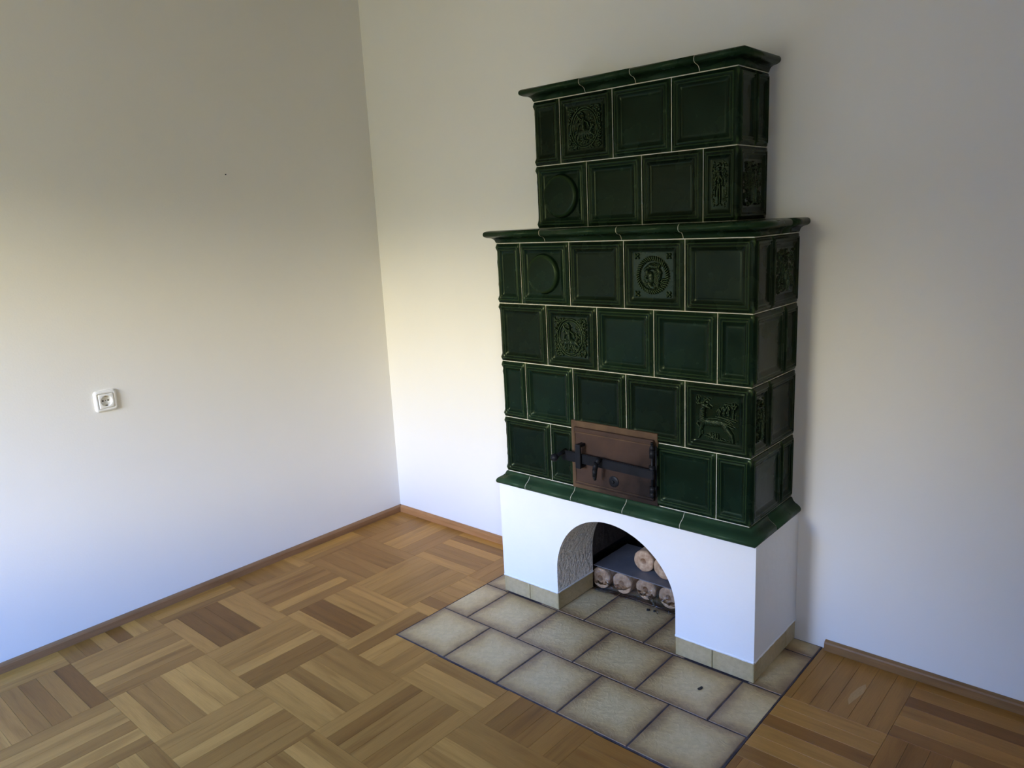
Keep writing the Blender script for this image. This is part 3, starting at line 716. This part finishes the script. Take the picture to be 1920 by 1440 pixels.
c = (1.58, -.17, .27); o = part('plastered_plinth', bm, M['plaster'], loc=c, label='white plastered plinth with round arch'); o.data.materials.append(M['rough_plaster'])
bv = o.modifiers.new('soft_edges', 'BEVEL'); bv.width = .005; bv.segments = 3; bv.limit_method = 'ANGLE'; bv.angle_limit = math.radians(50)
for pl in o.data.polygons:
    if pl.material_index == 1: pl.use_smooth = False
# piers below the plaster, faced with stoneware skirting tiles
for xa, xb, s0, s1 in ((BL, JL, BL+.006, BL+.09), (JR, BR, BR-.09, BR-.006)):
    bm = bmesh.new(); box(bm, xa+.006, xb-.006, -BD+.006, -JB-.004, .0027, ZW); box(bm, s0, s1, -JB-.0045, -.001, .0027, ZW)
    part('pier', bm, M['hearth_grout'], loc=((xa+xb)/2, -.17, .03))
def sk(org, U, Wn, u0, u1, wl=None, wr=None):
    pr = tile_piece('skirting_tile', stove, (u0, u1, .003, ZW+.001), (wl if wl is not None else u0, wr if wr is not None else u1, -.06, .12), M['stoneware_skirt'], gap=.0010, thick=.0065, org=org, U=U, V=(0, 0, 1), Wn=Wn, rise=.0005)
Fo, Ro = ((0, -BD, 0), (1, 0, 0), (0, -1, 0)), ((BR, 0, 0), (0, 1, 0), (1, 0, 0))
for a, b2 in ((BL, 1.186), (1.186, JL), (JR, 1.969), (1.969, BR)): sk(*Fo, a, b2, wl=a-.05, wr=b2+.05)
for a, b2 in ((-BD, -.083), (-.083, -.001)): sk(*Ro, a, b2, wl=a-.05, wr=b2+.05)
sk((BL, 0, 0), (0, 1, 0), (-1, 0, 0), -BD, -.15); sk((BL, 0, 0), (0, 1, 0), (-1, 0, 0), -.15, -.001)
sk((JL, 0, 0), (0, 1, 0), (1, 0, 0), -BD, -JB, wl=-BD-.05, wr=-JB+.05); sk((JR, 0, 0), (0, 1, 0), (-1, 0, 0), -BD, -JB, wl=-BD-.05, wr=-JB+.05)
# plaster lip hanging over the skirting tiles
def lip(p0, p1, n):
    bm = bmesh.new()
    p0, p1, n = Vector(p0), Vector(p1), Vector(n); k = 40; rings = []
    for i in range(k+1):
        p = p0.lerp(p1, i/k); e_ = .0022+.0010*noise.noise(p*60); dz = .0012*noise.noise(p*45+Vector((3, 0, 0)))
        rings.append([bm.verts.new(p+n*o_+Vector((0, 0, z+dz))) for o_, z in ((-.004, .004), (e_, .003), (e_*1.2, -.001), (.0006, -.0035), (-.004, -.003))])
    for A, B in zip(rings, rings[1:]):
        for i in range(4): bm.faces.new((A[i], A[i+1], B[i+1], B[i]))
    bmesh.ops.recalc_face_normals(bm, faces=bm.faces); part('plaster_lip', bm, M['plaster'], smooth=True, loc=tuple((p0+p1)/2))
for a, b2 in ((BL, JL), (JR, BR)): lip((a, -BD, ZW), (b2, -BD, ZW), (0, -1, 0))
lip((BR, -BD, ZW), (BR, -.001, ZW), (1, 0, 0)); lip((JL, -BD, ZW), (JL, -JB, ZW), (1, 0, 0)); lip((JR, -BD, ZW), (JR, -JB, ZW), (-1, 0, 0))
# dark chamber behind the arch, running into the wall
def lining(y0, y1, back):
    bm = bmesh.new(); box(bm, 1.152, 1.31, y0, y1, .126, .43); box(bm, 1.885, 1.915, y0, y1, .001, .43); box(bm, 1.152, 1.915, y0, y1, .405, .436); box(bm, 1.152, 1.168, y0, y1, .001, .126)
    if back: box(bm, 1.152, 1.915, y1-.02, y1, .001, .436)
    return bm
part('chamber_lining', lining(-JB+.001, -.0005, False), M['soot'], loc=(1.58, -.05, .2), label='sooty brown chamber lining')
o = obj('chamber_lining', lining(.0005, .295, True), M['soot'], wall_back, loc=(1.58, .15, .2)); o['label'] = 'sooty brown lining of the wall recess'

# --- cast iron firebox door
YF = -D-.0095
bm = bbox(1.413, 1.766, YF, -D+.004, .521, .773, .0025)
door = setorg(part('firebox_door', bm, M['frame_metal'], loc=(1.59, YF, .647), label='rusty brown iron firebox door plate'), (1.59, YF, .647))
def dp(name, bm, m, smooth=False, label=None, loc=(1.59, -.35, .64)): return part(name, bm, m, door, smooth, label, loc)
bm = bbox(1.430, 1.757, YF-.011, YF+.002, .540, .752, .004, 3); dp('door_leaf', bm, M['rust'])
bm = bmesh.new()
for z in (.7335,): box(bm, 1.436, 1.752, YF-.0135, YF-.010, z, z+.003)
box(bm, 1.436, 1.752, YF-.0135, YF-.010, .549, .552); box(bm, 1.436, 1.439, YF-.0135, YF-.010, .549, .7365)
dp('leaf_rim', bm, M['frame_metal'])
yb = -.366
bm = bmesh.new()
v8 = [(1.392, yb-.003, .668), (1.772, yb-.003, .658), (1.772, yb-.003, .626), (1.392, yb-.003, .630)]
A = [bm.verts.new(p) for p in v8]; B = [bm.verts.new((p[0], p[1]+.008, p[2])) for p in v8]
bm.faces.new(A[::-1]); bm.faces.new(B)
for i in range(4): bm.faces.new((A[i], A[(i+1) % 4], B[(i+1) % 4], B[i]))
bmesh.ops.recalc_face_normals(bm, faces=bm.faces); bmesh.ops.bevel(bm, geom=bm.edges[:], offset=.0025, segments=2, affect='EDGES')
dp('latch_bar', bm, M['iron'])
bm = bmesh.new(); tube(bm, (1.402, -.353, .662), (1.402, -.410, .655), .009, .007)
lathe(bm, (1.400, -.414, .652), (0, -1, .1), [(.006, -.012), (.011, -.006), (.0145, .002), (.0135, .010), (.008, .016), (0, .018)], 20)
bmesh.ops.recalc_face_normals(bm, faces=bm.faces); dp('knob', bm, M['iron'], True)
bm = bbox(1.462, 1.484, yb-.014, yb-.006, .613, .702, .002); box(bm, 1.464, 1.482, yb-.008, YF-.008, .690, .700); box(bm, 1.464, 1.482, yb-.008, YF-.008, .614, .622); dp('latch_keeper', bm, M['iron'])
bm = bmesh.new()
pts = [(1.566, yb-.006, .664), (1.560, yb-.022, .652), (1.556, yb-.028, .630), (1.552, yb-.026, .605), (1.549, yb-.020, .590)]
for k in range(4):
    tube(bm, pts[k], pts[k+1], (.009, .0105, .0105, .009)[k], (.0105, .0105, .009, .006)[k], 10)
for v in bm.verts: v.co.x = 1.557+(v.co.x-1.557)*.8
dp('handle', bm, M['iron'], True)
bm = bmesh.new(); xh = 1.757
tube(bm, (xh, -.352, .556), (xh, -.352, .742), .0042); tube(bm, (xh+.012, -.346, .56), (xh+.012, -.346, .735), .003)
for z0, z1, r in ((.695, .722, .0095), (.575, .596, .0095), (.640, .668, .011), (.742, .748, .005)):
    tube(bm, (xh, -.352, z0), (xh, -.352, z1), r, r, 14)
lathe(bm, (xh, -.352, .722), (0, 0, 1), [(.006, 0), (.009, .005), (.006, .012), (.003, .018), (0, .022)], 14)
lathe(bm, (xh, -.352, .575), (0, 0, -1), [(.006, 0), (.009, .005), (.008, .012), (.003, .020), (0, .023)], 14)
for z in (.700, .582): box(bm, xh-.012, xh+.012, -.350, YF-.002, z, z+.012)
dp('hinge', bm, M['iron'], True)
bm = bmesh.new(); lathe(bm, (1.60, YF-.010, .580), (0, -1, 0), [(.020, 0), (.020, .004), (.015, .006), (.006, .007), (.005, .011), (0, .012)], 24); bmesh.ops.recalc_face_normals(bm, faces=bm.faces); dp('air_regulator', bm, M['iron'], False)

# ------------------------------------------------------------------ wood briquettes in the niche
def briquette(loc, L, rot, label, group=None, tilt=0, name='wood_briquette'):
    bm = bmesh.new(); n = 36; R = .0445; r = .0115; rings = []
    prof = [(r, L), (r, .002), (r+.002, 0), (R-.006, -.0005), (R-.001, .003), (R, .008), (R, L-.006), (R-.003, L), (r, L)]
    for rr, h in prof:
        ring = []
        for i in range(n):
            a = 2*PI*i/n; k = 1 + .035*noise.noise(Vector((math.cos(a)*2+loc[0]*40, math.sin(a)*2, h*9)))*(rr > .02)
            k *= 1 - .02*abs(math.cos(3*a))*(rr > .02)
            ring.append(bm.verts.new((rr*k*math.cos(a), h+.0012*noise.noise(Vector((rr*300, a*5, loc[0]*50)))*(rr > .012), rr*k*math.sin(a))))
        rings.append(ring)
    for A, B in zip(rings, rings[1:]):
        for i in range(n): bm.faces.new((A[i], A[(i+1) % n], B[(i+1) % n], B[i]))
    bmesh.ops.recalc_face_normals(bm, faces=bm.faces)
    o = obj(name, bm, M['briquette'], None, True); o.location = loc; o.rotation_euler = (0, 0, rot)
    tag(o, label, 'briquette', group); return o
zf = .0022+.0445
grp = 'pressed wood briquettes in the stove niche'
briquette((1.358, -.100, zf), .215, .02, 'wood briquette under film at the left end of the bottom row', grp)
briquette((1.453, -.090, zf), .215, -.02, 'wood briquette under film, second from the left in the bottom row', grp)
briquette((1.555, -.078, zf), .215, .03, 'wood briquette under film, third from the left, beside the crumpled film tail', grp)
briquette((1.660, -.085, zf), .215, -.03, 'wood briquette under film at the right end of the bottom row', grp)
sheet_z = .0022+.091+.0005
bm = bbox(1.325, 1.74, -.098, .150, sheet_z, sheet_z+.004, .001)
tag(obj('dark_sheet', bm, M['board'], loc=(1.53, .02, sheet_z)), 'flat dark grey sheet lying on the wrapped briquettes inside the niche', 'sheet')
zu = sheet_z+.004+.0448
briquette((1.523, -.040, zu), .18, .02, 'loose wood briquette on the grey sheet, the left one with its whole face in view', grp)
briquette((1.618, -.052, zu), .18, -.04, 'loose wood briquette on the grey sheet, half hidden by the arch', grp)
# clear film stretched over the front of the bottom row
nx, ns_ = 150, 46; V, F = [], []
cs = [1.358, 1.453, 1.555, 1.660]; fy = [-.100, -.090, -.078, -.085]
for i in range(nx):
    x = 1.313+(1.735-1.313)*i/(nx-1); yf = float(np.interp(x, cs, fy))-.005; t = min(abs(x-c) for c in cs)/.05
    bulge = .010*max(0, 1-t*t)
    for j in range(ns_):
        s = j/(ns_-1)
        if s < .62:
            q = s/.62; z = .0925*(1-q)+.004*q; y = yf+.010*(1-math.sin(PI*min(1, q*1.1)))*1.0 - bulge*math.sin(PI*q)*.3 + (.006 if q < .03 else 0)
        else:
            q = (s-.62)/.38; z = .0042+.004*abs(noise.noise(Vector((x*60, q*3, 1)))); y = yf - q*(.024+.018*noise.noise(Vector((x*14, 0, 2))))
        p = Vector((x, y, z)); w_ = noise.noise(Vector((x*70, z*60, 5)))+.6*noise.noise(Vector((x*150, z*110+x*90, 9)))
        V.append((x, y-.0060*(1-q*.3)*abs(w_) if s < .62 else y, max(.0035, z)))
for i in range(nx-1):
    for j in range(ns_-1): a = i*ns_+j; F.append((a, a+1, a+ns_+1, a+ns_))
# crumpled tail of the film, twisted together and lying on the tiles
t0, t1 = Vector((1.580, -.092, .030)), Vector((1.655, -.150, .007)); base_i = len(V)
for i in range(28):
    t = i/27; p = t0.lerp(t1, t); p.z += .010*math.sin(PI*t); tw = 1.3*t*PI; wd = .016+.010*abs(t-.5)
    for j in range(9):
        q = (j/8-.5)*2*wd; f_ = .006*math.sin(j*2.1+t*9)
        V.append((p.x+q*math.cos(tw)*.75, p.y-q*math.cos(tw)*.35-f_, max(.0035, p.z+q*math.sin(tw)*.5+f_)))
for i in range(27):
    for j in range(8): a = base_i+i*9+j; F.append((a, a+1, a+10, a+9))
me = bpy.data.meshes.new('plastic_film'); me.from_pydata(V, [], F); me.polygons.foreach_set('use_smooth', [True]*len(F))
tag(link('plastic_film', me, M['film']), 'crinkled clear plastic film wrapped round the front of the bottom briquettes', 'plastic wrap')

# ------------------------------------------------------------------ crumbs on the hearth
def crumb(x, y, s, label):
    bm = bmesh.new(); bmesh.ops.create_icosphere(bm, subdivisions=2, radius=s)
    for v in bm.verts:
        v.co *= 1+.5*noise.noise(v.co*180+Vector((x*9, y*9, 0))); v.co.x *= 1.6; v.co.z *= .45
    o = obj('soot_crumb', bm, M['crumb'], None, False); o.location = (x, y, .0022+s*.40); o.rotation_euler = (0, 0, x*7); tag(o, label, 'crumb')
crumb(1.992, -.463, .006, 'small dark crumb lying on the hearth tile in front of the right pier')
crumb(1.604, -.139, .0065, 'dark soot crumb on the niche floor, left one of the pair')
crumb(1.628, -.132, .0055, 'dark soot crumb on the niche floor, right one of the pair')

# ------------------------------------------------------------------ wall socket
sock = empty('wall_socket', (0, -1.363, .8895), 'white square wall socket with round two-pin recess on the left wall', 'socket')
def rrect(r, h, w_, n=8):
    pts = []
    for cx, cz, a0 in ((1, 1, 0), (-1, 1, 90), (-1, -1, 180), (1, -1, 270)):
        for k in range(n):
            a = math.radians(a0+90*k/(n-1)); pts.append((h, cx*(w_-r)+r*math.cos(a), cz*(w_-r)+r*math.sin(a)))
    return pts
def loft(rings, m, name, holes=None, parent=sock, cap=True):
    bm = bmesh.new(); R_ = [[bm.verts.new(p) for p in r] for r in rings]
    for A, B in zip(R_, R_[1:]):
        n = len(A)
        for i in range(n): bm.faces.new((A[i], A[(i+1) % n], B[(i+1) % n], B[i]))
    if cap: bm.faces.new(R_[-1])
    bmesh.ops.recalc_face_normals(bm, faces=bm.faces); return obj(name, bm, m, parent, True)
loft([rrect(.012, .0, .0405), rrect(.012, .004, .0405), rrect(.011, .0080, .0385), rrect(.010, .0105, .0345), rrect(.004, .0115, .0290), rrect(.003, .0095, .0282), rrect(.003, .0080, .0278)], M['plastic'], 'frame', cap=False)
circ = lambda r, h, n=32: [(h, r*math.cos(2*PI*i/n+PI/4-PI/4), r*math.sin(2*PI*i/n)) for i in range(n)]
loft([rrect(.003, .007, .0272), rrect(.003, .0115, .0272), rrect(.0028, .0130, .0262), circ(.0215, .0132), circ(.0200, .0125), circ(.0190, .001)], M['plastic'], 'insert')
bm = bmesh.new()
for s in (-1, 1): tube(bm, (.0008, s*.0095, 0), (.0016, s*.0095, 0), .0030, None, 14)
tube(bm, (.0008, 0, 0), (.0014, 0, 0), .0016, None, 10); obj('pin_hole', bm, M['black'], sock)
for s in (-1, 1):
    bm = bbox(.001, .011, -.0035, .0035, -.0008, .0008, .0004); o = obj('earth_clip', bm, M['steel'] if s > 0 else M['black'], sock); o.location = (0, 0, s*.0175)

bm = bmesh.new(); tube(bm, (-.002, 0, 0), (.003, 0, 0), .0022, .0026, 10)
o = obj('nail', bm, M['iron'], None, True); o.location = (0, -.765, 1.7205); tag(o, 'tiny dark nail in the bare upper part of the left wall', 'nail')
